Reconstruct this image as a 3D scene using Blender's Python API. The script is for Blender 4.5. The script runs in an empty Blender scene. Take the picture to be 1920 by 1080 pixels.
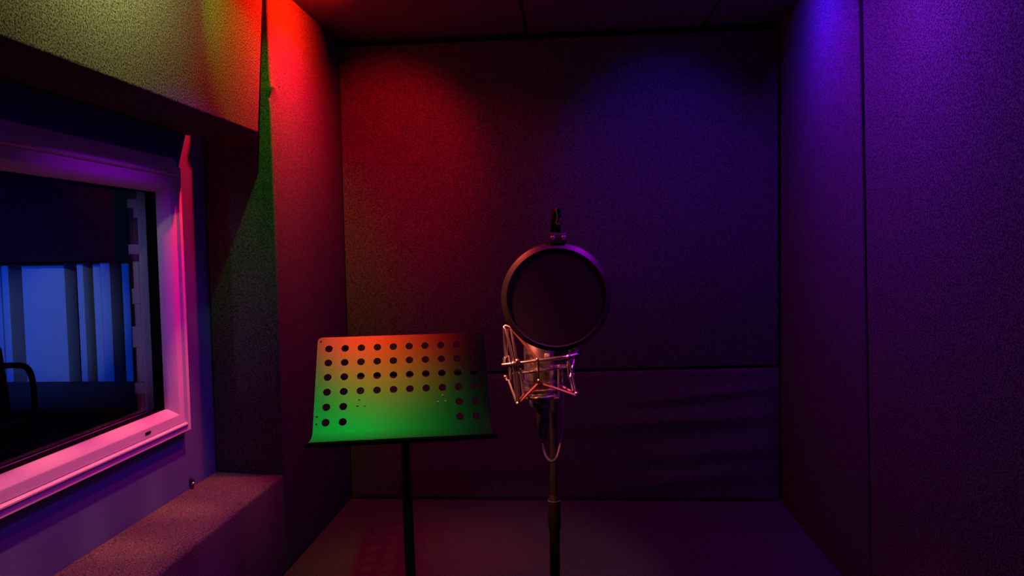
import bpy, bmesh, math, random
from mathutils import Vector, Matrix
random.seed(4)
scene = bpy.context.scene
COL = scene.collection

# ------------------------------------------------------------------ camera
F = 1380.0
CAM = Vector((0, 0, 1.17))
YAW, PITCH, ROLL = math.radians(4.5), math.radians(2.85), math.radians(1.1)
fw = Vector((-math.sin(YAW)*math.cos(PITCH), math.cos(YAW)*math.cos(PITCH), -math.sin(PITCH)))
rt = Vector((math.cos(YAW), math.sin(YAW), 0))
up = rt.cross(fw)
RT = rt*math.cos(ROLL) - up*math.sin(ROLL)
UP = up*math.cos(ROLL) + rt*math.sin(ROLL)
cd = bpy.data.cameras.new('camera')
cam = bpy.data.objects.new('camera', cd)
COL.objects.link(cam)
cd.sensor_width = 36.0
cd.lens = 36.0*F/1920.0
cd.clip_start = 0.05
cam.matrix_world = Matrix(((RT.x, UP.x, -fw.x, CAM.x), (RT.y, UP.y, -fw.y, CAM.y), (RT.z, UP.z, -fw.z, CAM.z), (0, 0, 0, 1)))
scene.camera = cam

# ------------------------------------------------------------------ world and exposure
w = bpy.data.worlds.new('world')
scene.world = w
w.use_nodes = True
w.node_tree.nodes['Background'].inputs[0].default_value = (0, 0, 0, 1)
w.node_tree.nodes['Background'].inputs[1].default_value = 0.0
scene.view_settings.view_transform = 'Standard'
scene.view_settings.look = 'None'
scene.view_settings.exposure = 0.0
scene.view_settings.gamma = 1.0

# ------------------------------------------------------------------ lamps (unseen ceiling LEDs of the booth, control room lamps, added fill spots)
def disk_lamp(name, loc, color, power, size=0.05, target=None, spread=math.pi):
    l = bpy.data.lights.new(name, 'AREA')
    l.shape = 'DISK'; l.size = size; l.color = color; l.energy = power; l.spread = spread
    o = bpy.data.objects.new(name, l); COL.objects.link(o); o.location = loc
    if target is not None:
        o.rotation_euler = (Vector(target)-Vector(loc)).to_track_quat('-Z', 'Y').to_euler()
    return o
def spot_lamp(name, loc, target, color, power, angle, blend=1.0, size=0.03):
    l = bpy.data.lights.new(name, 'SPOT')
    l.color = color; l.energy = power; l.spot_size = math.radians(angle); l.spot_blend = blend; l.shadow_soft_size = size
    o = bpy.data.objects.new(name, l); COL.objects.link(o); o.location = loc
    o.rotation_euler = (Vector(target)-Vector(loc)).to_track_quat('-Z', 'Y').to_euler()
    return o
# kind, name, place, aim, colour, power, size or cone angle
LAMPS = [
 ('disk', 'red_column_lamp', (-0.66, 2.74, 2.16), (-1.06, 2.70, 1.97), (1, 0.010, 0.0), 14.0, 0.03, 116),
 ('disk', 'red_lower_lamp', (-0.70, 2.74, 2.13), (-1.06, 2.80, 1.35), (1, 0.0, 0.14), 2.0, 0.03, 100),
 ('spot', 'red_wall_spot', (-0.70, 2.62, 2.13), (-0.84, 3.4, 1.60), (1, 0.0, 0.01), 30.0, 0.02, 66),
 ('disk', 'red_down_lamp', (-0.68, 2.74, 2.13), (-0.68, 2.74, 0), (1, 0.0, 0.05), 3.4, 0.03, 150),
 ('disk', 'olive_soffit_lamp', (-0.60, 1.62, 2.15), (-1.06, 1.62, 2.08), (1, 1.0, 0.28), 5.6, 0.03, 108),
 ('spot', 'green_corner_spot', (-0.84, 1.98, 2.12), (-1.16, 2.60, 1.56), (0.0, 1, 0.03), 10.0, 0.010, 56),
 ('spot', 'green_desk_fill', (-0.55, 0.86, 2.12), (-0.60, 2.00, 0.66), (0.0, 1, 0.08), 31.0, 0.04, 25),  # added spot, no known lamp; gives the desk its green sheen
 ('spot', 'red_desk_fill', (-0.62, 1.66, 2.12), (-0.58, 2.20, 0.98), (1, 0.0, 0.0), 55.0, 0.04, 25),  # likewise added, for the red sheen along the desk top
 ('disk', 'blue_side_lamp', (0.64, 2.78, 2.16), (0.946, 2.80, 1.95), (0.083, 0.004, 1), 3.3, 0.03, 120),
 ('spot', 'blue_wall_spot', (0.50, 2.55, 2.13), (0.42, 3.4, 1.58), (0.06, 0.01, 1), 14.0, 0.02, 62),
 ('disk', 'blue_down_lamp', (0.62, 2.62, 2.13), (0.62, 2.62, 0), (0.40, 0.0, 1), 3.0, 0.03, 150),
 ('disk', 'violet_side_lamp', (0.46, 2.0, 2.13), (0.946, 2.05, 1.70), (0.24, 0.01, 1), 5.2, 0.04, 120),
 ('spot', 'window_fill', (-0.86, 1.45, 2.12), (-1.20, 1.45, 0.60), (1, 0.21, 0.14), 80.0, 0.02, 17.5),  # added row of four spots to brighten the lower frame and ledge
 ('spot', 'window_fill', (-0.86, 1.75, 2.12), (-1.20, 1.75, 0.60), (1, 0.21, 0.14), 80.0, 0.02, 17.5),
 ('spot', 'window_fill', (-0.86, 2.05, 2.12), (-1.20, 2.05, 0.60), (1, 0.21, 0.14), 80.0, 0.02, 17.5),
 ('spot', 'window_fill', (-0.86, 2.35, 2.12), (-1.20, 2.35, 0.60), (1, 0.21, 0.14), 80.0, 0.02, 17.5),
 ('spot', 'violet_window_spot', (-0.20, 1.95, 2.12), (-1.30, 2.0, 0.78), (0.45, 0.0, 1), 32.0, 0.02, 48),
 ('spot', 'red_microphone_fill', (-0.80, 0.60, 2.12), (-0.06, 1.24, 0.935), (1, 0.24, 0.13), 260.0, 0.05, 9.5),  # added so the shock mount wires shine
 ('spot', 'violet_microphone_fill', (0.80, 0.45, 2.12), (-0.01, 1.16, 1.12), (0.50, 0.0, 1), 75.0, 0.05, 14.5),  # added for violet highlights on the filter ring and gooseneck
 ('spot', 'red_ring_fill', (-0.90, 0.40, 2.05), (-0.07, 1.16, 1.12), (1, 0.02, 0.01), 60.0, 0.05, 11),  # extra made-up red light for the left of the filter ring
 ('disk', 'rear_ceiling_lamp', (0.15, -0.7, 2.12), (0.15, -0.7, 0), (1, 0.55, 0.5), 1.0, 0.08, 170),
 ('spot', 'floor_fill', (0.70, 0.5, 2.12), (-0.10, 2.66, 0.0), (1, 0.62, 0.62), 62.0, 0.03, 19),  # invented source that brightens the carpet towards the back wall
 ('spot', 'control_room_lamp', (-2.1, 1.6, 1.7), (-2.85, 3.9, 0.85), (0.55, 0.75, 1), 32.0, 0.03, 20),
 ('spot', 'control_room_side_lamp', (-3.9, 2.2, 1.4), (-2.7, 3.9, 0.75), (0.0, 0.07, 1), 110.0, 0.05, 60),
 ('spot', 'lining_fill', (-1.60, 1.15, 1.15), (-1.42, 2.33, 1.05), (0.42, 0.38, 1), 6.5, 0.02, 36),  # added only to brighten the pale reveal lining
]
for k_, n_, p_, t_, c_, e_, s_, a_ in LAMPS:
    if k_ == 'disk': disk_lamp(n_, p_, c_, e_, s_, t_, math.radians(a_))
    else: spot_lamp(n_, p_, t_, c_, e_, a_, 0.8, s_)

# ------------------------------------------------------------------ materials
def mat(name, color, rough=0.6, metal=0.0, grain=0.0, scale=300.0, bump=0.0, spec=0.5, grain_lo=0.35, grain_hi=0.65):
    m = bpy.data.materials.new(name); m.use_nodes = True
    nt = m.node_tree; b = nt.nodes['Principled BSDF']
    b.inputs['Base Color'].default_value = (*color, 1)
    b.inputs['Roughness'].default_value = rough
    b.inputs['Metallic'].default_value = metal
    b.inputs['Specular IOR Level'].default_value = spec
    if grain > 0 or bump > 0:
        tc = nt.nodes.new('ShaderNodeTexCoord')
        n = nt.nodes.new('ShaderNodeTexNoise'); n.inputs['Scale'].default_value = scale; n.inputs['Detail'].default_value = 3.0; n.inputs['Roughness'].default_value = 0.7
        nt.links.new(tc.outputs['Object'], n.inputs['Vector'])
        if grain > 0:
            mr = nt.nodes.new('ShaderNodeMapRange')
            mr.inputs['From Min'].default_value = grain_lo; mr.inputs['From Max'].default_value = grain_hi
            mr.inputs['To Min'].default_value = max(0.0, 1-grain); mr.inputs['To Max'].default_value = 1+grain
            nt.links.new(n.outputs['Fac'], mr.inputs['Value'])
            mx = nt.nodes.new('ShaderNodeMix'); mx.data_type = 'RGBA'; mx.blend_type = 'MULTIPLY'; mx.inputs['Factor'].default_value = 1.0
            mx.inputs['A'].default_value = (*color, 1)
            nt.links.new(mr.outputs['Result'], mx.inputs['B'])
            nt.links.new(mx.outputs['Result'], b.inputs['Base Color'])
        if bump > 0:
            bp = nt.nodes.new('ShaderNodeBump'); bp.inputs['Strength'].default_value = bump; bp.inputs['Distance'].default_value = 0.003
            nt.links.new(n.outputs['Fac'], bp.inputs['Height']); nt.links.new(bp.outputs['Normal'], b.inputs['Normal'])
    return m
M = {}
M['felt'] = mat('grey_felt', (0.105, 0.10, 0.105), 0.95, grain=0.85, scale=330, bump=0.5, spec=0.1, grain_lo=0.38, grain_hi=0.62)
M['felt_coarse'] = mat('coarse_grey_felt', (0.12, 0.115, 0.11), 0.95, grain=0.9, scale=215, bump=1.0, spec=0.1, grain_lo=0.38, grain_hi=0.62)
M['carpet'] = mat('grey_carpet', (0.075, 0.068, 0.068), 0.95, grain=0.85, scale=300, bump=0.7, spec=0.1, grain_lo=0.38, grain_hi=0.62)
M['tile'] = mat('ceiling_tile', (0.18, 0.165, 0.165), 0.9, grain=0.3, scale=260, bump=0.3, spec=0.1)
M['dark'] = mat('dark_backing', (0.012, 0.012, 0.012), 0.9, grain=0.3, scale=120, spec=0.1)
M['paint'] = mat('blue_grey_wall_paint', (0.11, 0.16, 0.33), 0.75, grain=0.12, scale=300, bump=0.15, spec=0.2)
M['upvc'] = mat('white_window_plastic', (0.80, 0.78, 0.78), 0.5, grain=0.08, scale=400, bump=0.05, spec=0.3)
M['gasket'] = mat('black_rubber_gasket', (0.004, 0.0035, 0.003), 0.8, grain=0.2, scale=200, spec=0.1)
M['lining'] = mat('pale_lilac_lining', (0.45, 0.43, 0.62), 0.7, grain=0.15, scale=300, bump=0.1)
M['black_metal'] = mat('satin_black_metal', (0.012, 0.012, 0.013), 0.42, grain=0.15, scale=500, spec=0.5)
M['desk_metal'] = mat('satin_black_desk_metal', (0.02, 0.02, 0.02), 0.34, metal=0.0, grain=0.12, scale=600, bump=0.04, spec=0.9)
M['chrome'] = mat('nickel_wire', (0.80, 0.78, 0.76), 0.36, metal=1.0, grain=0.05, scale=300)
M['mic_metal'] = mat('satin_nickel', (0.62, 0.60, 0.60), 0.36, metal=1.0, grain=0.06, scale=400)
M['plastic'] = mat('black_plastic', (0.012, 0.012, 0.013), 0.38, grain=0.1, scale=300)
M['ring'] = mat('satin_black_ring', (0.012, 0.011, 0.012), 0.44, grain=0.08, scale=400, spec=0.7)
M['rubber'] = mat('black_cable_rubber', (0.02, 0.02, 0.02), 0.45, grain=0.1, scale=300)
M['elastic'] = mat('elastic_cord', (0.30, 0.10, 0.12), 0.8, grain=0.3, scale=900)
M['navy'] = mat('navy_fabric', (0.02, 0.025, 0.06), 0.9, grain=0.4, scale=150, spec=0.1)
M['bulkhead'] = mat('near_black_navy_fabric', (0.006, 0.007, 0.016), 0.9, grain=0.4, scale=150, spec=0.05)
M['board'] = mat('pale_board', (0.50, 0.52, 0.56), 0.7, grain=0.15, scale=200, bump=0.1)
M['black_wood'] = mat('black_desk_laminate', (0.006, 0.006, 0.007), 0.6, grain=0.3, scale=80, spec=0.2)
M['chair_fabric'] = mat('black_chair_fabric', (0.006, 0.006, 0.007), 0.8, grain=0.3, scale=200, spec=0.2)
def mesh_mat():
    m = bpy.data.materials.new('fine_nylon_mesh'); m.use_nodes = True
    nt = m.node_tree; b = nt.nodes['Principled BSDF']; out = nt.nodes['Material Output']
    b.inputs['Base Color'].default_value = (0.007, 0.005, 0.005, 1); b.inputs['Specular IOR Level'].default_value = 0.15; b.inputs['Roughness'].default_value = 0.8
    tr = nt.nodes.new('ShaderNodeBsdfTransparent'); mx = nt.nodes.new('ShaderNodeMixShader')
    tc = nt.nodes.new('ShaderNodeTexCoord'); n = nt.nodes.new('ShaderNodeTexNoise'); n.inputs['Scale'].default_value = 700
    mr = nt.nodes.new('ShaderNodeMapRange'); mr.inputs['From Min'].default_value = 0.3; mr.inputs['From Max'].default_value = 0.7
    mr.inputs['To Min'].default_value = 0.90; mr.inputs['To Max'].default_value = 0.99
    nt.links.new(tc.outputs['Object'], n.inputs['Vector']); nt.links.new(n.outputs['Fac'], mr.inputs['Value'])
    nt.links.new(mr.outputs['Result'], mx.inputs['Fac']); nt.links.new(tr.outputs[0], mx.inputs[1]); nt.links.new(b.outputs[0], mx.inputs[2])
    nt.links.new(mx.outputs[0], out.inputs['Surface'])
    return m
M['nylon'] = mesh_mat()
def glass_mat():
    m = bpy.data.materials.new('window_glass'); m.use_nodes = True
    nt = m.node_tree; out = nt.nodes['Material Output']; nt.nodes.remove(nt.nodes['Principled BSDF'])
    tr = nt.nodes.new('ShaderNodeBsdfTransparent'); gl = nt.nodes.new('ShaderNodeBsdfGlossy'); gl.inputs['Roughness'].default_value = 0.02
    lw = nt.nodes.new('ShaderNodeLayerWeight'); lw.inputs['Blend'].default_value = 0.05
    mx = nt.nodes.new('ShaderNodeMixShader')
    tr.inputs[0].default_value = (0.92, 0.95, 0.97, 1)
    nt.links.new(lw.outputs['Facing'], mx.inputs[0]); nt.links.new(tr.outputs[0], mx.inputs[1]); nt.links.new(gl.outputs[0], mx.inputs[2])
    nt.links.new(mx.outputs[0], out.inputs['Surface'])
    return m
M['glass'] = glass_mat()

# ------------------------------------------------------------------ helpers
def world_loc(o):
    v = Vector((0, 0, 0))
    while o is not None:
        v += o.location; o = o.parent
    return v
def thing(name, label, cat, loc, group=None):
    o = bpy.data.objects.new(name, None); COL.objects.link(o); o.location = loc; o.empty_display_size = 0.05
    o['label'] = label; o['category'] = cat
    if group: o['group'] = group
    return o
def tag(o, label, cat, group=None):
    o['label'] = label; o['category'] = cat
    if group: o['group'] = group
    return o
def obj(name, bm, m, parent=None, smooth=True, orient=None):
    """link a bmesh given in room coordinates as one mesh object"""
    if orient is None: bmesh.ops.recalc_face_normals(bm, faces=bm.faces)
    else:
        bm.normal_update()
        for f in bm.faces:
            if f.normal.dot(orient) < 0: f.normal_flip()
    if parent is not None:
        off = world_loc(parent)
    else:
        xs = [v.co for v in bm.verts]
        off = Vector(((min(v.x for v in xs)+max(v.x for v in xs))/2, (min(v.y for v in xs)+max(v.y for v in xs))/2, min(v.z for v in xs)))
    for v in bm.verts: v.co -= off
    me = bpy.data.meshes.new(name); bm.to_mesh(me); bm.free()
    me.materials.append(m)
    if smooth:
        for p in me.polygons: p.use_smooth = True
        me.set_sharp_from_angle(angle=math.radians(35))
    o = bpy.data.objects.new(name, me); COL.objects.link(o)
    if parent is not None: o.parent = parent
    else: o.location = off
    return o
def struct(name, bm, m, parent=None):
    o = obj(name, bm, m, parent)
    if parent is None: o['kind'] = 'structure'
    return o
def add_hexa(bm, P):
    """eight corners: bottom ring then top ring"""
    v = [bm.verts.new(p) for p in P]
    fs = [(0, 1, 2, 3), (4, 5, 6, 7), (0, 1, 5, 4), (1, 2, 6, 5), (2, 3, 7, 6), (3, 0, 4, 7)]
    return v, [bm.faces.new([v[i] for i in f]) for f in fs]
def add_box(bm, x0, x1, y0, y1, z0, z1):
    return add_hexa(bm, [(x0, y0, z0), (x1, y0, z0), (x1, y1, z0), (x0, y1, z0), (x0, y0, z1), (x1, y0, z1), (x1, y1, z1), (x0, y1, z1)])
def box_bm(*a, bevel=0.0, seg=3):
    bm = bmesh.new(); add_box(bm, *a)
    if bevel: bmesh.ops.bevel(bm, geom=list(bm.edges), offset=bevel, segments=seg, profile=0.5, affect='EDGES')
    return bm
def hexa_bm(P, bevel=0.0, seg=3):
    bm = bmesh.new(); add_hexa(bm, P)
    if bevel: bmesh.ops.bevel(bm, geom=list(bm.edges), offset=bevel, segments=seg, profile=0.5, affect='EDGES')
    return bm
def frame_for(d):
    d = d.normalized()
    a = Vector((0, 0, 1)) if abs(d.z) < 0.9 else Vector((1, 0, 0))
    x = d.cross(a).normalized(); return x, d.cross(x).normalized()
def add_tube(bm, pts, r, n=10, closed=False, caps=True):
    pts = [Vector(p) for p in pts]
    N = len(pts)
    rs = r if isinstance(r, (list, tuple)) else [r]*N
    tang = []
    for i in range(N):
        if closed: t = pts[(i+1) % N]-pts[i-1]
        else: t = pts[min(i+1, N-1)]-pts[max(i-1, 0)]
        tang.append(t.normalized())
    x, y = frame_for(tang[0]); rings = []
    for i in range(N):
        t = tang[i]
        x = (x - t*x.dot(t)).normalized(); y = t.cross(x)
        rings.append([bm.verts.new(pts[i]+(x*math.cos(2*math.pi*k/n)+y*math.sin(2*math.pi*k/n))*rs[i]) for k in range(n)])
    for i in range(N if closed else N-1):
        A, B = rings[i], rings[(i+1) % N]
        for k in range(n): bm.faces.new((A[k], A[(k+1) % n], B[(k+1) % n], B[k]))
    if not closed and caps:
        bm.faces.new(rings[0][::-1]); bm.faces.new(rings[-1])
def tube_bm(*a, **k):
    bm = bmesh.new(); add_tube(bm, *a, **k); return bm
def smooth_path(P, n=8, closed=False):
    P = [Vector(p) for p in P]; out = []; N = len(P)
    for i in range(N if closed else N-1):
        g = (lambda j: P[j % N]) if closed else (lambda j: P[max(0, min(N-1, j))])
        a, b, c, d = g(i-1), g(i), g(i+1), g(i+2)
        for k in range(n):
            t = k/n
            out.append(0.5*((2*b)+(c-a)*t+(2*a-5*b+4*c-d)*t*t+(3*b-a-3*c+d)*t**3))
    if not closed: out.append(P[-1])
    return out
def add_lathe(bm, prof, base, axis=(0, 0, 1), n=32, caps=True):
    """prof: list of (radius, distance along axis)"""
    base = Vector(base); d = Vector(axis).normalized(); x, y = frame_for(d); rings = []
    for r, h in prof:
        rings.append([bm.verts.new(base+d*h+(x*math.cos(2*math.pi*k/n)+y*math.sin(2*math.pi*k/n))*r) for k in range(n)])
    for A, B in zip(rings, rings[1:]):
        for k in range(n): bm.faces.new((A[k], A[(k+1) % n], B[(k+1) % n], B[k]))
    if caps:
        bm.faces.new(rings[0][::-1]); bm.faces.new(rings[-1])
def lathe_bm(*a, **k):
    bm = bmesh.new(); add_lathe(bm, *a, **k); return bm
def at(px, py, Y):
    """room point at depth Y on the sight line through a photograph pixel"""
    d = RT*((px-960)/F) + UP*((540-py)/F) + fw
    return CAM + d*(Y/d.y)

# ------------------------------------------------------------------ room shell
XC, XW, XR, YB, YF, H = -1.06, -1.322, 0.946, 3.40, -1.25, 2.17
struct('floor', box_bm(XW, XR+0.06, YF, YB+0.06, -0.05, 0.0), M['carpet'])
def ceiling_bm():
    bm = bmesh.new()
    xs = [XW-0.04, -0.178, 0.62, XR+0.06]
    ys = [YF, 0.0, 1.3, 2.60, 3.46]
    add_box(bm, xs[0], xs[-1], YF, YB+0.06, H+0.012, H+0.06)
    for i in range(3):
        for j in range(4):
            g = 0.009
            add_box(bm, xs[i]+g, xs[i+1]-g, ys[j]+g, ys[j+1]-g, H, H+0.0125)
    return bm
struct('ceiling', ceiling_bm(), M['tile'])
struct('wall_back', box_bm(XW-0.1, XR+0.08, YB+0.06, YB+0.12, 0, H+0.05), M['dark'])
struct('wall_right', box_bm(XR+0.06, XR+0.12, YF, YB+0.05, 0, H+0.05), M['dark'])
struct('wall_front', box_bm(XW-0.1, XR+0.1, YF-0.1, YF, -0.05, H+0.05), M['felt'])

WY0, WY1, WZ0, WZ1 = 0.85, 2.394, 0.584, 1.471      # window frame outer edges
IY0, IY1, IZ0, IZ1 = WY0+0.115, 2.323, 0.675, 1.408   # glass edges
def wall_with_hole(x0, x1, y0, y1, z0, z1, a0, a1, b0, b1):
    bm = bmesh.new()
    add_box(bm, x0, x1, y0, a0, z0, z1); add_box(bm, x0, x1, a1, y1, z0, z1)
    add_box(bm, x0, x1, a0, a1, z0, b0); add_box(bm, x0, x1, a0, a1, b1, z1)
    return bm
struct('wall_left', wall_with_hole(-1.405, XW, YF, YB+0.05, 0, H+0.05, IY0-0.03, IY1+0.03, IZ0-0.03, IZ1+0.03), M['paint'])

# ------------------------------------------------------------------ window
def rect_sweep(prof, y0, y1, z0, z1, xw):
    """sweep profile (inset, protrusion towards the booth) around a rectangle in the wall plane"""
    bm = bmesh.new(); rings = []
    for s, h in prof:
        rings.append([bm.verts.new((xw+h, y, z)) for y, z in ((y0+s, z0+s), (y1-s, z0+s), (y1-s, z1-s), (y0+s, z1-s))])
    for A, B in zip(rings, rings[1:]):
        for k in range(4): bm.faces.new((A[k], A[(k+1) % 4], B[(k+1) % 4], B[k]))
    return bm
win = bpy.data.objects.new('window_1', None); COL.objects.link(win); win.location = (XW, (WY0+WY1)/2, WZ0); win['kind'] = 'structure'
obj('outer_frame', rect_sweep([(0, 0), (0, 0.024), (0.002, 0.026), (0.020, 0.026), (0.024, 0.031), (0.028, 0.031), (0.032, 0.022), (0.034, 0.020)], WY0, WY1, WZ0, WZ1, XW), M['upvc'], win)
obj('sash', rect_sweep([(0.034, 0.012), (0.034, 0.021), (0.036, 0.023), (0.062, 0.023), (0.066, 0.021), (0.084, 0.000), (0.087, -0.006), (0.087, -0.02)], WY0, WY1, WZ0, WZ1, XW), M['upvc'], win)
obj('gasket', rect_sweep([(0.071, -0.014), (0.087, -0.016), (0.087, -0.052), (0.070, -0.052)], WY0, WY1, WZ0, WZ1, XW), M['gasket'], win)
obj('pane', box_bm(-1.372, -1.366, WY0+0.08, WY1-0.08, WZ0+0.08, WZ1-0.08), M['glass'], win, smooth=False)
obj('head_trim', box_bm(XW, XW+0.012, WY0, WY1, WZ1, WZ1+0.030, bevel=0.003), M['upvc'], win)
obj('reveal_lining', rect_sweep([(0.078, -0.052), (0.078, -0.086), (0.062, -0.086)], WY0, WY1, WZ0, WZ1, XW), M['lining'], win)
slot = bmesh.new(); sp = []
for k in range(16):
    a = 2*math.pi*k/16; sp.append((math.cos(a)*0.004+(0.011 if math.cos(a) > 0 else -0.011), math.sin(a)*0.004))
va = [slot.verts.new((XW+0.0225, 2.142+y, 0.634+z)) for y, z in sp]; vb = [slot.verts.new((XW+0.0245, 2.142+y, 0.634+z)) for y, z in sp]
slot.faces.new(va); slot.faces.new(vb)
for k in range(16): slot.faces.new((va[k], va[(k+1) % 16], vb[(k+1) % 16], vb[k]))
obj('drain_slot', slot, M['gasket'], win)

# ------------------------------------------------------------------ fabric panels
def grid_bm(fn, nu, nv):
    bm = bmesh.new()
    g = [[bm.verts.new(fn(i/nu, j/nv)) for j in range(nv+1)] for i in range(nu+1)]
    for i in range(nu):
        for j in range(nv): bm.faces.new((g[i][j], g[i+1][j], g[i+1][j+1], g[i][j+1]))
    return bm
# padded column between the window recess and the back wall
def column_bm():
    bm = box_bm(XW+0.002, XC, 2.60, YB+0.045, 0.0, H-0.001, bevel=0.010)
    # finer mesh near the front edge so the cloth can pucker
    for z in (1.66, 1.70, 1.74, 1.76, 1.775, 1.79, 1.81, 1.85, 1.89):
        bmesh.ops.bisect_plane(bm, geom=bm.verts[:]+bm.edges[:]+bm.faces[:], plane_co=(0, 0, z), plane_no=(0, 0, 1))
    for y in (2.63, 2.65, 2.67, 2.69, 2.72, 2.76):
        bmesh.ops.bisect_plane(bm, geom=bm.verts[:]+bm.edges[:]+bm.faces[:], plane_co=(0, y, 0), plane_no=(0, 1, 0))
    for v in bm.verts:
        if v.co.x > XC-0.012 and 1.6 < v.co.z < 1.95 and v.co.y < 2.9:
            dz = v.co.z-1.767; dy = v.co.y-2.60
            a = math.exp(-(dz/0.035)**2-(dy/0.06)**2)
            v.co.x += 0.010*a*math.sin(60*dz+40*dy) + 0.012*math.exp(-(dz/0.012)**2-(dy/0.02)**2)
            v.co.y -= 0.020*math.exp(-(dz/0.010)**2-(dy/0.012)**2)
    return bm
tag(obj('padded_column', column_bm(), M['felt']), 'fabric covered padded column lit red, between the window recess and the back wall', 'acoustic panel')
# padded box over the window: its end leans back a little
XS = XW+0.002
sof = hexa_bm([(XS, YF, 1.592), (XC, YF, 1.592), (XC, 2.483, 1.592), (XS, 2.483, 1.592), (XS, YF, H-0.001), (XC, YF, H-0.001), (XC, 2.575, H-0.001), (XS, 2.575, H-0.001)], bevel=0.008)
tag(obj('padded_soffit', sof, M['felt_coarse']), 'deep fabric covered padded box hanging above the window, lit olive and red', 'acoustic panel')
led = hexa_bm([(XS, YF, 0), (XC, YF, 0), (XC, 2.598, 0), (XS, 2.598, 0), (XS, YF, 0.365), (XC, YF, 0.365), (XC, 2.598, 0.365), (XS, 2.598, 0.378)], bevel=0.010)
tag(obj('padded_ledge', led, M['felt']), 'low fabric covered ledge running below the window, its top lit dull red', 'ledge')
# back wall: an upper and a lower panel, the seam rising to the right
def seam_z(x): return 0.610+0.017*x
xl, xr = XC+0.004, XR-0.006
pu = hexa_bm([(xl, YB, seam_z(xl)+0.006), (xr, YB, seam_z(xr)+0.006), (xr, YB+0.045, seam_z(xr)+0.006), (xl, YB+0.045, seam_z(xl)+0.006),
              (xl, YB, 2.135), (xr, YB, 2.135), (xr, YB+0.045, 2.135), (xl, YB+0.045, 2.135)], bevel=0.006)
tag(obj('back_panel', pu, M['felt']), 'large fabric covered wall panel at the back, above the horizontal seam behind the microphone', 'acoustic panel', 'fabric panels on the back wall')
def lower_fn(u, v):
    x = xl+(xr-xl)*u; z = 0.002+(seam_z(x)-0.006-0.002)*v
    e = min(u, 1-u, v, 1-v); edge = min(1.0, e/0.02)
    s = 0.0
    for z0, sl, x0, wx, am, wz in ((0.50, 0.10, 0.62, 0.35, 0.012, 0.028), (0.385, 0.05, 0.55, 0.45, 0.016, 0.040), (0.24, 0.08, 0.70, 0.35, 0.014, 0.045), (0.11, 0.12, 0.55, 0.40, 0.012, 0.04), (0.33, -0.05, -0.55, 0.30, 0.005, 0.04), (0.16, 0.04, -0.3, 0.35, 0.005, 0.05)):
        s += am*math.exp(-((x-x0)/wx)**2)*math.exp(-((z-z0-sl*(x-x0))/wz)**2)
    return (x, YB-(s)*edge+0.006*(1-edge), z)
pl = grid_bm(lower_fn, 80, 48)
be = [e for e in pl.edges if e.is_boundary]
ex = bmesh.ops.extrude_edge_only(pl, edges=be)
for v in [g for g in ex['geom'] if isinstance(g, bmesh.types.BMVert)]: v.co.y = YB+0.045
tag(obj('back_panel', pl, M['felt']), 'lower fabric wall panel at the back with sagging folds, below the horizontal seam', 'acoustic panel', 'fabric panels on the back wall')
# right wall: two panels with a leaning seam
def rs(z): return 2.385+0.055*z
def right_panel(ya0, ya1, yb0, yb1, x0):
    return hexa_bm([(x0, ya0, 0.0), (XR+0.045, ya0, 0.0), (XR+0.045, yb0, 0.0), (x0, yb0, 0.0), (x0, ya1, H-0.002), (XR+0.045, ya1, H-0.002), (XR+0.045, yb1, H-0.002), (x0, yb1, H-0.002)], bevel=0.005)
tag(obj('side_panel', right_panel(rs(0)+0.005, rs(H)+0.019, YB-0.004, YB-0.004, XR), M['felt']), 'narrow fabric panel on the right wall, between the upright seam and the back corner', 'acoustic panel', 'fabric panels on the right wall')
tag(obj('side_panel', right_panel(YF, YF, rs(0)-0.005, rs(H)-0.019, XR), M['felt_coarse']), 'wide fabric panel on the right wall, nearer side of the upright seam', 'acoustic panel', 'fabric panels on the right wall')

struct('seam_shade', hexa_bm([(XR+0.005, rs(0)-0.0048, 0.0), (XR+0.04, rs(0)-0.0048, 0.0), (XR+0.04, rs(0)+0.0048, 0.0), (XR+0.005, rs(0)+0.0048, 0.0), (XR+0.005, rs(H)-0.0185, H-0.003), (XR+0.04, rs(H)-0.0185, H-0.003), (XR+0.04, rs(H)+0.0185, H-0.003), (XR+0.005, rs(H)+0.0185, H-0.003)]), M['gasket'])  # dark strip set into the panel gap, standing in for its shade

# small fitting on the wall over the ledge
fx = thing('wall_hook', 'small black hook with bright metal tip on the wall, just above the padded ledge', 'hook', (XW, 2.40, 0.385))
obj('base_plate', lathe_bm([(0.009, 0), (0.009, 0.004), (0.006, 0.006)], (XW, 2.42, 0.398), (1, 0, 0), 16), M['plastic'], fx)
obj('stem', tube_bm(smooth_path([(XW+0.003, 2.42, 0.398), (XW+0.014, 2.415, 0.400), (XW+0.022, 2.40, 0.394), (XW+0.020, 2.395, 0.383)], 6), 0.0042, 10), M['plastic'], fx)
obj('metal_tip', lathe_bm([(0.0035, -0.004), (0.0055, -0.002), (0.0055, 0.002), (0.0035, 0.004)], (XW+0.0225, 2.398, 0.394), (1, -0.5, 0.1), 14), M['chrome'], fx)

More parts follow.
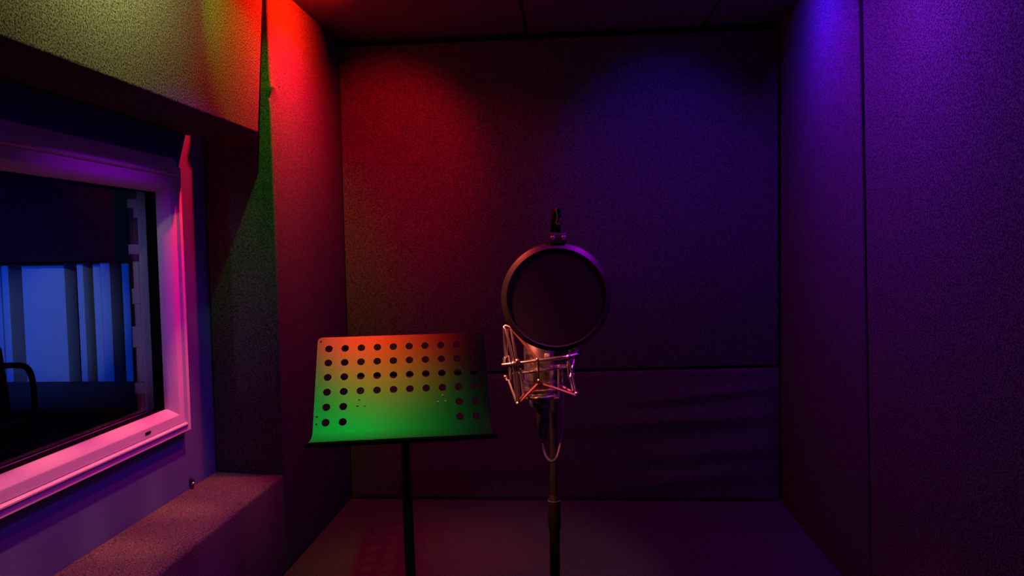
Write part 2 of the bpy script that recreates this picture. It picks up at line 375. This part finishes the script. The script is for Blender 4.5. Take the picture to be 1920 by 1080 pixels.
# ------------------------------------------------------------------ music stand
DO = Vector((-0.71298, 2.11688, 0.89180))                 # centre of the top left hole
ya, ta = math.radians(11.67), math.radians(-34.2)
DU = Vector((math.cos(ya), math.sin(ya), 0))
DV = -(Matrix.Rotation(ya, 3, 'Z') @ (Matrix.Rotation(ta, 3, 'X') @ Vector((0, 0, 1))))   # down the slope
DN = DU.cross(DV).normalized()
if DN.y > 0: DN = -DN                                      # towards the reader
def dp(u, v, n=0.0): return DO+DU*u+DV*v+DN*n
SU, SV, HR = 0.047, 0.0461, 0.0110
U0, U1, V0, V1 = -0.034, 0.461, -0.0385, 0.264
ms_base = dp(0.2135, 0.10, -0.05); MSX, MSY = -0.497, 2.155
ms = thing('music_stand', 'black perforated music stand with tilted desk, left of the microphone', 'music stand', (MSX, MSY, 0))
def desk_bm():
    bm = bmesh.new()
    ul = [U0]+[(c-0.5)*SU for c in range(11)]+[U1]
    vl = [V0]+[(r-0.5)*SV for r in range(7)]+[V1]
    solid = lambda c, r: not (0 <= c < 10 and 0 <= r < 6) or (r >= 4 and 2 <= c <= 7)
    for i in range(len(ul)-1):
        for j in range(len(vl)-1):
            c, r = i-1, j-1
            a0, a1, b0, b1 = ul[i], ul[i+1], vl[j], vl[j+1]
            if solid(c, r):
                if i == 0 and j == 0:                      # rounded top left corner
                    q = [(a1, b0), (a1, b1), (a0, b1), (a0, b0+0.012), (a0+0.003, b0+0.004), (a0+0.012, b0)]
                elif i == len(ul)-2 and j == 0:
                    q = [(a0, b0), (a1-0.012, b0), (a1-0.003, b0+0.004), (a1, b0+0.012), (a1, b1), (a0, b1)]
                else: q = [(a0, b0), (a1, b0), (a1, b1), (a0, b1)]
                bm.faces.new([bm.verts.new(dp(*p)) for p in q])
            else:
                cx, cy = c*SU, r*SV; K = 32; outer = []; inner = []
                for k in range(K):
                    a = 2*math.pi*k/K+math.pi/4; co, si = math.cos(a), math.sin(a); m_ = max(abs(co), abs(si))
                    outer.append(bm.verts.new(dp(cx+co/m_*(a1-a0)/2, cy+si/m_*(b1-b0)/2)))
                    inner.append(bm.verts.new(dp(cx+co*HR, cy+si*HR)))
                for k in range(K): bm.faces.new((outer[k], outer[(k+1) % K], inner[(k+1) % K], inner[k]))
    # lower edge curls towards the reader, flaring a little at both ends
    prev = None
    for v, n, fl in ((V1, 0, 0), (V1+0.006, 0.0002, 0.001), (V1+0.012, 0.0005, 0.003), (V1+0.018, 0.0009, 0.006), (V1+0.023, 0.0014, 0.011)):
        row = [bm.verts.new(dp(U0-fl+(U1-U0+2*fl)*t/12, v, n)) for t in range(13)]
        if prev:
            for k in range(12): bm.faces.new((prev[k], prev[k+1], row[k+1], row[k]))
        prev = row
    return bm
desk = obj('desk', desk_bm(), M['desk_metal'], ms, smooth=False, orient=DN)
sm = desk.modifiers.new('thickness', 'SOLIDIFY'); sm.thickness = 0.0016; sm.offset = 0
# tray under the curl
tray = bmesh.new(); prev = None
for v, n in ((V1+0.0238, 0.002), (V1+0.036, 0.034), (V1+0.040, 0.036), (V1+0.044, 0.032), (V1+0.038, 0.006), (V1+0.028, -0.004)):
    row = [tray.verts.new(dp(U0-0.013+(U1-U0+0.028)*t/12, v+0.0012, n)) for t in range(13)]
    if prev:
        for k in range(12): tray.faces.new((prev[k], prev[k+1], row[k+1], row[k]))
    prev = row
tr = obj('tray', tray, M['gasket'], ms); sm = tr.modifiers.new('thickness', 'SOLIDIFY'); sm.thickness = 0.0016; sm.offset = 0
obj('rolled_edge', tube_bm([dp(U1+0.001, V0+0.014, -0.001), dp(U1+0.001, V1, -0.001), dp(U1+0.003, V1+0.012, 0.000), dp(U1+0.010, V1+0.022, 0.001)], 0.0018, 10), M['ring'], ms)
for u, v in ((0.091, 0.1651), (0.0863, 0.184), (0.1072, 0.185), (0.3288, 0.1642), (0.3143, 0.1834), (0.3358, 0.1828)):
    obj('rivet', lathe_bm([(0.0034, 0), (0.0032, 0.0012), (0.0022, 0.0022), (0.0008, 0.0026)], dp(u, v, 0.0008), DN, 14), M['chrome'], ms)
for u, v in ((-0.0248, 0.2123), (-0.0252, 0.2343), (-0.0241, -0.0247)):
    obj('screw_hole', lathe_bm([(0.0030, 0), (0.0028, 0.0006), (0.0015, 0.0004)], dp(u, v, 0.0006), DN, 14), M['gasket'], ms)
# bracket and tubes
obj('bracket', hexa_bm([dp(0.18, 0.205, -0.028), dp(0.25, 0.205, -0.028), dp(0.25, 0.205, -0.001), dp(0.18, 0.205, -0.001), dp(0.18, 0.145, -0.028), dp(0.25, 0.145, -0.028), dp(0.25, 0.145, -0.001), dp(0.18, 0.145, -0.001)], bevel=0.003), M['black_metal'], ms)
hd = dp(0.215, 0.18, -0.028)
obj('tilt_joint', lathe_bm([(0.014, -0.03), (0.016, -0.028), (0.016, 0.028), (0.014, 0.03)], hd, DU, 20), M['black_metal'], ms)
obj('inner_tube', tube_bm([hd, (MSX-0.004, MSY, 0.66), (MSX-0.003, MSY, 0.42)], 0.0135, 20), M['black_metal'], ms)
obj('outer_tube', lathe_bm([(0.0155, 0.04), (0.0155, 0.47), (0.0150, 0.475)], (MSX+0.006, MSY, 0), (-0.018, 0, 1), 24), M['black_metal'], ms)
obj('height_collar', lathe_bm([(0.017, 0.0), (0.019, 0.004), (0.019, 0.034), (0.016, 0.04)], (MSX-0.003, MSY, 0.455), (-0.018, 0, 1), 24), M['plastic'], ms)
for k in range(3):
    a = math.radians(90+120*k)
    e = Vector((MSX+0.25*math.cos(a), MSY+0.25*math.sin(a), 0.010))
    lg = obj('leg', tube_bm([Vector((MSX+0.006, MSY, 0.085))+Vector((math.cos(a), math.sin(a), 0))*0.014, e], 0.009, 12), M['black_metal'], ms)
    obj('rubber_foot', lathe_bm([(0.012, -0.010), (0.012, 0.006), (0.009, 0.014)], e, (0, 0, 1), 14), M['rubber'], lg)

# ------------------------------------------------------------------ microphone stand
PX, PY = -0.0355, 1.36
st = thing('microphone_stand', 'slim black upright microphone stand with thicker twist clutch, holding the shock mount', 'microphone stand', (PX, PY, 0))
zc0, zc1 = at(1039, 992, PY).z, at(1039, 930, PY).z
obj('upper_tube', tube_bm([(PX, PY, zc1-0.02), (PX+0.003, PY, 0.985)], 0.0072, 20), M['black_metal'], st)
obj('lower_tube', tube_bm([(PX-0.002, PY, 0.03), (PX, PY, zc0+0.01)], 0.0094, 20), M['black_metal'], st)
obj('clutch', lathe_bm([(0.0096, -0.004), (0.0108, 0.0), (0.0120, 0.006), (0.0120, 0.050), (0.0114, 0.053), (0.0114, 0.057), (0.0105, 0.0590), (0.0085, 0.0655)], (PX, PY, zc0), (0, 0, 1), 28), M['plastic'], st)
obj('clutch_ring', lathe_bm([(0.0115, 0), (0.0122, 0.0008), (0.0122, 0.0020), (0.0110, 0.0028)], (PX, PY, zc0+0.0535), (0, 0, 1), 28), M['mic_metal'], st)
obj('base', lathe_bm([(0.02, 0.045), (0.025, 0.03), (0.12, 0.016), (0.125, 0.010), (0.125, 0.0), (0.11, 0.0)][::-1], (PX-0.002, PY, 0), (0, 0, 1), 40), M['black_metal'], st)
obj('swivel', lathe_bm([(0.010, -0.016), (0.012, -0.013), (0.012, 0.013), (0.010, 0.016)], (PX+0.003, PY, 0.987), (1, 0, 0), 20), M['plastic'], st)

# ------------------------------------------------------------------ microphone
MY = 1.27
mc = at(1011, 690, MY); MXc = mc.x
zb = at(1013, 757, MY).z
mic = thing('microphone', 'silver large diaphragm studio microphone held in the wire shock mount', 'microphone', (MXc, MY, zb))
z1 = at(1011, 655, MY).z
obj('body', lathe_bm([(0.0170, 0.0), (0.0183, 0.0015), (0.0183, 0.009), (0.0215, 0.011), (0.0215, 0.015), (0.0252, 0.018), (0.0262, 0.021), (0.0262, z1-zb+0.012), (0.0250, z1-zb+0.014)], (MXc, MY, zb), (0, 0, 1), 40), M['mic_metal'], mic)
for h in (0.030, 0.040):
    obj('trim_ring', lathe_bm([(0.0262, -0.001), (0.0272, -0.0006), (0.0272, 0.0006), (0.0262, 0.001)], (MXc, MY, zb+h), (0, 0, 1), 40, caps=False), M['chrome'], mic)
obj('base_ring', lathe_bm([(0.015, -0.004), (0.0170, -0.0035), (0.0182, 0.0), (0.0182, 0.002)], (MXc+0.001, MY, zb-0.001), (0, 0, 1), 36), M['mic_metal'], mic)
# grille head
zh = z1+0.014
obj('grille', lathe_bm([(0.0250, 0.0), (0.0250, 0.045), (0.0235, 0.058), (0.018, 0.068), (0.009, 0.0735), (0.001, 0.075)], (MXc, MY, zh), (0, 0, 1), 40), mat('grille_mesh', (0.45, 0.43, 0.43), 0.45, metal=0.9, grain=0.8, scale=1400, bump=1.0), mic)
obj('head_band', lathe_bm([(0.0252, 0.0), (0.0266, 0.001), (0.0266, 0.006), (0.0252, 0.007)], (MXc, MY, zh), (0, 0, 1), 40, caps=False), M['chrome'], mic)
obj('badge', box_bm(MXc+0.012, MXc+0.020, MY-0.0262, MY-0.0225, z1-0.012, z1-0.004, bevel=0.001), M['chrome'], mic)

# ------------------------------------------------------------------ spider shock mount
Z = lambda x, y: (920+x/5.4, 580+y/5.4)
def zp(x, y, Y): return at(*Z(x, y), Y)
sh = thing('shock_mount', 'bent wire spider shock mount around the silver microphone', 'shock mount', (MXc, MY, zb))
WR = 0.0020
YFt, YBk = 1.215, 1.325
# upper outer ring: four sided hoop, front bar seen in the photograph
A0, A1, A2, A3 = zp(118, 562, YFt+0.01), zp(250, 547, YFt), zp(780, 478, YFt+0.02), zp(876, 455, YFt+0.03)
B2, B1 = zp(700, 505, YBk), zp(330, 540, YBk)
obj('upper_hoop', tube_bm([A0, A1, (A1+A2)/2+Vector((0, -0.002, 0)), A2, A3], 0.0026, 16), M['chrome'], sh)
obj('upper_hoop', tube_bm(smooth_path([A1+Vector((0, 0.004, 0)), zp(225, 560, MY), B1, B2, zp(800, 480, MY+0.02), A2+Vector((0, 0.004, 0))], 6), 0.0022, 16), M['chrome'], sh)
# inner ring holding the body
def ring_pts(cx, z, rx, ry, tilt=0.0, n=40):
    return [Vector((cx+rx*math.cos(2*math.pi*k/n), MY+ry*math.sin(2*math.pi*k/n), z+tilt*math.cos(2*math.pi*k/n)-0.004*math.sin(2*math.pi*k/n))) for k in range(n)]
zr = zp(480, 628, MY).z
obj('inner_ring', tube_bm(ring_pts(MXc+0.002, zr+0.003, 0.047, 0.040, 0.006), 0.0023, 10, closed=True), M['chrome'], sh)
zr2 = zp(500, 885, MY).z
obj('inner_ring', tube_bm(ring_pts(MXc+0.002, zr2, 0.029, 0.029, 0.002), 0.0026, 10, closed=True), M['chrome'], sh)
obj('inner_ring', tube_bm(ring_pts(MXc+0.002, zr2+0.012, 0.0285, 0.0285, 0.001), 0.0016, 10, closed=True), M['chrome'], sh)
def wire(name, P, r=WR, m='chrome', n=1, ends=False):
    pts = [zp(*p) for p in P]
    if n > 1: pts = smooth_path(pts, n)
    return obj(name, tube_bm(pts, r, 14), M[m], sh)
# cage rods
wire('cage_rod', [(300, 600, 1.235), (345, 850, 1.24), (400, 905, 1.245)])
wire('cage_rod', [(685, 560, 1.255), (690, 895, 1.255), (600, 910, 1.25)])
wire('cage_rod', [(190, 590, 1.245), (200, 715, 1.25)])
wire('cage_rod', [(483, 530, 1.222), (487, 775, 1.228)], 0.0015, 'black_metal')
# left corner frame: tall double wires meeting at the apex
wire('corner_frame', [(268, 940, 1.232), (232, 560, 1.214), (185, 330, 1.212), (150, 205, 1.214), (133, 178, 1.216), (150, 164, 1.217), (195, 178, 1.216), (210, 220, 1.214), (240, 400, 1.212), (262, 525, 1.213), (285, 940, 1.230)], 0.0022)
wire('corner_frame', [(133, 180, 1.222), (138, 330, 1.230), (148, 480, 1.236), (160, 478, 1.238), (168, 330, 1.234), (172, 200, 1.224)], 0.0018)
wire('corner_hook', [(135, 545, 1.236), (140, 500, 1.236), (160, 474, 1.237), (182, 490, 1.238), (188, 560, 1.240)], 0.0022, n=4)
wire('corner_frame', [(148, 680, 1.240), (165, 720, 1.238), (180, 715, 1.238), (262, 945, 1.233)], 0.0023)
wire('corner_frame', [(300, 640, 1.30), (330, 880, 1.30)], 0.0018)
# right corner frame
wire('corner_frame', [(785, 480, 1.236), (868, 845, 1.246), (868, 870, 1.246)], 0.0022)
wire('corner_frame', [(780, 530, 1.25), (790, 680, 1.254), (806, 712, 1.255), (835, 825, 1.25)], 0.0018)
wire('corner_frame', [(845, 500, 1.29), (800, 705, 1.27)], 0.0015)
# elastic cords
wire('elastic_cord', [(195, 180, 1.214), (470, 505, 1.222)], 0.0021, 'elastic')
wire('elastic_cord', [(285, 950, 1.231), (475, 758, 1.228)], 0.0022, 'elastic')
wire('elastic_cord', [(490, 752, 1.228), (640, 795, 1.236), (862, 872, 1.246)], 0.0022, 'elastic')
wire('elastic_cord', [(640, 735, 1.285), (830, 838, 1.26)], 0.0020, 'elastic')
wire('elastic_cord', [(300, 910, 1.30), (345, 850, 1.29)], 0.0018, 'elastic')
# ball ends and knobs
for x, y, Y, r in ((275, 952, 1.231, 0.0038), (868, 850, 1.246, 0.0038), (228, 550, 1.212, 0.0042), (268, 522, 1.211, 0.0036), (470, 508, 1.221, 0.0034), (785, 478, 1.234, 0.0040), (148, 682, 1.240, 0.0032), (487, 720, 1.226, 0.0030), (840, 657, 1.26, 0.0022)):
    obj('end_cap', lathe_bm([(r*math.cos(math.radians(a)), r*math.sin(math.radians(a))) for a in range(-80, 81, 20)], zp(x, y, Y), (0.3, -0.2, 1), 18), M['chrome'], sh)
obj('clamp_screw', lathe_bm([(0.004, -0.010), (0.004, 0.006), (0.0095, 0.006), (0.0095, 0.010), (0.004, 0.011)], zp(808, 440, 1.245), (0.1, -0.1, -1), 16), M['plastic'], sh)
obj('mount_arm', tube_bm(smooth_path([zp(800, 475, 1.255), zp(820, 500, 1.30), (PX+0.045, PY-0.02, 0.987), (PX+0.014, PY, 0.987)], 6), 0.0055, 12), M['plastic'], sh)
# ------------------------------------------------------------------ cable with connector
cb = thing('microphone_cable', 'thin black cable looping below the microphone from its dark plug', 'cable', (MXc, MY, zb-0.07))
zx0 = zb-0.005
xt, xb = at(1017, 765, MY), at(1018.5, 829, MY)
ax = (xb-xt).normalized(); L = (xb-xt).length
obj('plug', lathe_bm([(0.0095, 0), (0.0108, 0.001), (0.0108, L*0.42), (0.0100, L*0.45), (0.0100, L*0.62), (0.0085, L*0.72), (0.0060, L*0.95), (0.0040, L)], xt, ax, 24), M['plastic'], cb)
cp = [at(1018, 826, 1.27), at(1020, 843, 1.268), at(1025, 857, 1.262), at(1035, 865, 1.255), at(1044, 857, 1.262), at(1050.5, 832, 1.280), at(1054.5, 803, 1.30), at(1055, 760, 1.32), at(1055, 710, 1.35), at(1052, 690, 1.39), at(1044, 700, 1.41), at(1040, 760, 1.405), at(1040, 900, 1.40), at(1040, 1050, 1.40)]
cp += [Vector((PX, 1.41, 0.12)), Vector((PX+0.05, 1.53, 0.006)), Vector((PX+0.35, 1.4, 0.005)), Vector((PX+0.6, 0.6, 0.005))]
obj('cord', tube_bm(smooth_path(cp, 8), 0.0026, 10), M['rubber'], cb)

# ------------------------------------------------------------------ pop filter
PC = at(1043, 557.5, 1.15); PR = 0.0862
t_, y_ = math.radians(-6), math.radians(4)
PN = (Matrix.Rotation(y_, 3, 'Z') @ (Matrix.Rotation(-t_, 3, 'X') @ Vector((0, -1, 0)))).normalized()   # faces the camera, dipping slightly
pf = thing('pop_filter', 'round black mesh pop filter with curled gooseneck, in front of the microphone', 'pop filter', PC)
ring_prof = [(PR-0.0095, 0.0040), (PR-0.0092, 0.0066), (PR-0.0084, 0.0070), (PR-0.0020, 0.0036), (PR-0.0006, 0.0024), (PR, 0.0), (PR-0.0004, -0.0040), (PR-0.002, -0.0060), (PR-0.005, -0.0068), (PR-0.0075, -0.0058), (PR-0.0095, -0.0035), (PR-0.0095, 0.0040)]
obj('ring', lathe_bm(ring_prof, PC, PN, 96, caps=False), M['ring'], pf)
for dz in (0.002, -0.002):
    bm = bmesh.new(); bmesh.ops.create_circle(bm, cap_ends=True, radius=PR-0.009, segments=72)
    q = PN.to_track_quat('Z', 'Y').to_matrix().to_4x4(); q.translation = PC+PN*dz
    bmesh.ops.transform(bm, matrix=q, verts=bm.verts)
    obj('mesh_screen', bm, M['nylon'], pf, smooth=False)
PU = (Vector((0, 0, 1))-PN*PN.z).normalized(); PRt = PU.cross(PN).normalized()
if PRt.x < 0: PRt = -PRt
cc = at(1047, 453, 1.15+0.0)
cc = PC+PU*(PR+0.0065)+PRt*0.0035+PN*0.001
def ob(c, a, b, d, su, sv, sw):
    return [c+a*i*su+b*j*sv+d*k*sw for k in (-1, 1) for i, j in ((-1, -1), (1, -1), (1, 1), (-1, 1))]
obj('clamp', hexa_bm(ob(cc, PRt, PN, PU, 0.0135, 0.007, 0.0095), bevel=0.004), M['ring'], pf)
for s in (-1, 1):
    obj('screw', lathe_bm([(0.0038, 0), (0.0038, 0.0012), (0.003, 0.002), (0.001, 0.0022)], cc+PRt*0.0085*s+PN*0.007+PU*0.001, PN, 14), M['chrome'], pf)
gp = [cc+PU*0.006, cc+PU*0.022+Vector((0.0005, 0, 0)), at(1048, 412, 1.157), at(1047, 397, 1.168), at(1044, 394, 1.185), at(1040, 398, 1.205), at(1037.5, 415, 1.222), at(1036, 443, 1.235), at(1035, 500, 1.25), at(1036, 570, 1.30), at(1040, 640, 1.34), Vector((PX+0.008, PY+0.0, 0.99))]
obj('gooseneck', tube_bm(smooth_path(gp, 8), 0.0044, 14), mat('black_chrome', (0.05, 0.05, 0.05), 0.22, metal=1.0, grain=0.1, scale=300), pf)

# ------------------------------------------------------------------ control room seen through the window
CX0, CX1, CY0, CY1, CH = -4.4, -1.407, 0.6, 4.3, 2.3
w2 = bmesh.new()
struct('floor_control_room', box_bm(CX0, CX1, CY0, CY1, -0.05, 0), M['navy'])
struct('ceiling_control_room', box_bm(CX0, CX1, CY0, CY1, CH, CH+0.05), M['navy'])
struct('wall_control_room_far', box_bm(CX0, CX1, CY1, CY1+0.05, -0.05, CH+0.05), M['bulkhead'])
struct('wall_control_room_left', box_bm(CX0-0.05, CX0, CY0, CY1, -0.05, CH+0.05), M['navy'])
struct('wall_control_room_front', box_bm(CX0, CX1, CY0-0.05, CY0, -0.05, CH+0.05), M['navy'])
struct('trim_1', box_bm(CX0, CX1, 3.80, CY1, 1.160, CH, bevel=0.004), M['bulkhead'])
YD = 3.9
def px_x(px): return at(px, 600, YD).x
fins = []
def slat(px0, px1, y0, depth, lab, name='wall_slat'):
    k = YD/ y0
    a, b = at(px0, 600, y0).x, at(px1, 600, y0).x
    o = obj(name, box_bm(a, b, y0, y0+depth, 0.02, 1.155, bevel=0.003), M['board'])
    return tag(o, lab, 'wall slat', 'upright pale slats seen through the window')
slat(-60, 5, 3.95, 0.12, 'upright blue lit slat at the very left edge of the window view')
slat(7, 20, 3.92, 0.15, 'narrow upright slat beside the chair, leftmost full one in the window')
slat(45, 125, 3.95, 0.10, 'widest pale blue upright board seen through the window')
slat(148, 160, 3.90, 0.12, 'thin blue upright slat, first to the right of the widest board')
slat(178, 192, 3.94, 0.10, 'thin blue upright slat, second to the right of the widest board')
slat(192, 210, 3.88, 0.12, 'pale upright slat, third to the right of the widest board')
slat(232, 246, 3.92, 0.12, 'blue upright slat nearest the right edge of the window view')
# stepped lilac blocks at the far side of the window
bl = thing('stepped_blocks', 'stepped pale lilac trim blocks beside the right edge of the window pane', 'trim', (-1.43, 2.40, 0.62))
for x0, x1, y0, y1 in ((238, 264, 372, 390), (250, 265, 388, 408), (241, 266, 458, 477), (251, 264, 490, 542), (248, 267, 541, 570), (254, 268, 570, 612), (249, 270, 612, 652), (258, 272, 652, 716), (253, 275, 718, 738)):
    p, q = at(x0, y1, 2.325), at(x1, y0, 2.325)
    obj('block', box_bm(p.x, min(q.x, -1.409), 2.325, 2.35, p.z, q.z, bevel=0.0015), M['lining'], bl)
# low black desk
dk = thing('control_desk', 'low black desk filling the lower part of the window view', 'desk', (-2.6, 3.45, 0))
obj('desk_top', box_bm(-3.7, -1.75, 3.12, 3.8, 0.47, 0.505, bevel=0.004), M['black_wood'], dk)
obj('front_panel', box_bm(-3.68, -1.77, 3.15, 3.18, 0.0, 0.47, bevel=0.003), M['black_wood'], dk)
for x in (-3.66, -1.81):
    obj('side_panel', box_bm(x, x+0.03, 3.18, 3.78, 0.0, 0.47, bevel=0.003), M['black_wood'], dk)
# office chair
cx, cy = -2.46, 2.70
ch = thing('office_chair', 'black office chair with a curved armrest at the left edge of the window view', 'chair', (cx, cy, 0))
obj('seat', box_bm(cx-0.24, cx+0.20, cy-0.24, cy+0.22, 0.42, 0.50, bevel=0.035, seg=4), M['chair_fabric'], ch)
bp_, q_ = at(9, 655, 2.75), at(9, 655, 2.75)
obj('backrest', hexa_bm([(q_.x-0.42, 2.72, 0.52), (q_.x, 2.72, 0.52), (q_.x, 2.79, 0.52), (q_.x-0.42, 2.79, 0.52), (q_.x-0.40, 2.70, 0.84), (q_.x-0.01, 2.70, 0.84), (q_.x-0.01, 2.76, 0.84), (q_.x-0.40, 2.76, 0.84)], bevel=0.025, seg=4), M['chair_fabric'], ch)
obj('armrest', tube_bm(smooth_path([at(2, 686, 2.80), at(30, 685, 2.82), at(48, 688, 2.84), at(58, 702, 2.86), at(63, 730, 2.88), at(64, 765, 2.88), at(50, 800, 2.86)], 6), 0.012, 12), M['plastic'], ch)
obj('armrest', tube_bm(smooth_path([at(2, 686, 2.80)+Vector((-0.45, 0, 0)), at(-40, 686, 2.84)+Vector((-0.45, 0, 0)), at(-60, 760, 2.88)+Vector((-0.40, 0, 0)), at(-40, 800, 2.86)+Vector((-0.38, 0, 0))], 6), 0.012, 12), M['plastic'], ch)
obj('gas_column', lathe_bm([(0.03, 0.09), (0.03, 0.25), (0.02, 0.25), (0.02, 0.43)], (cx, cy, 0), (0, 0, 1), 20), M['plastic'], ch)
for k in range(5):
    a = 2*math.pi*k/5
    e = Vector((cx+0.28*math.cos(a), cy+0.28*math.sin(a), 0.065))
    lg = obj('leg', tube_bm([(cx, cy, 0.10), e], [0.022, 0.014], 12), M['plastic'], ch)
    obj('castor', lathe_bm([(0.010, -0.012), (0.027, -0.011), (0.027, 0.011), (0.010, 0.012)], e-Vector((0, 0, 0.037)), (math.sin(a), -math.cos(a), 0), 18), M['plastic'], lg)
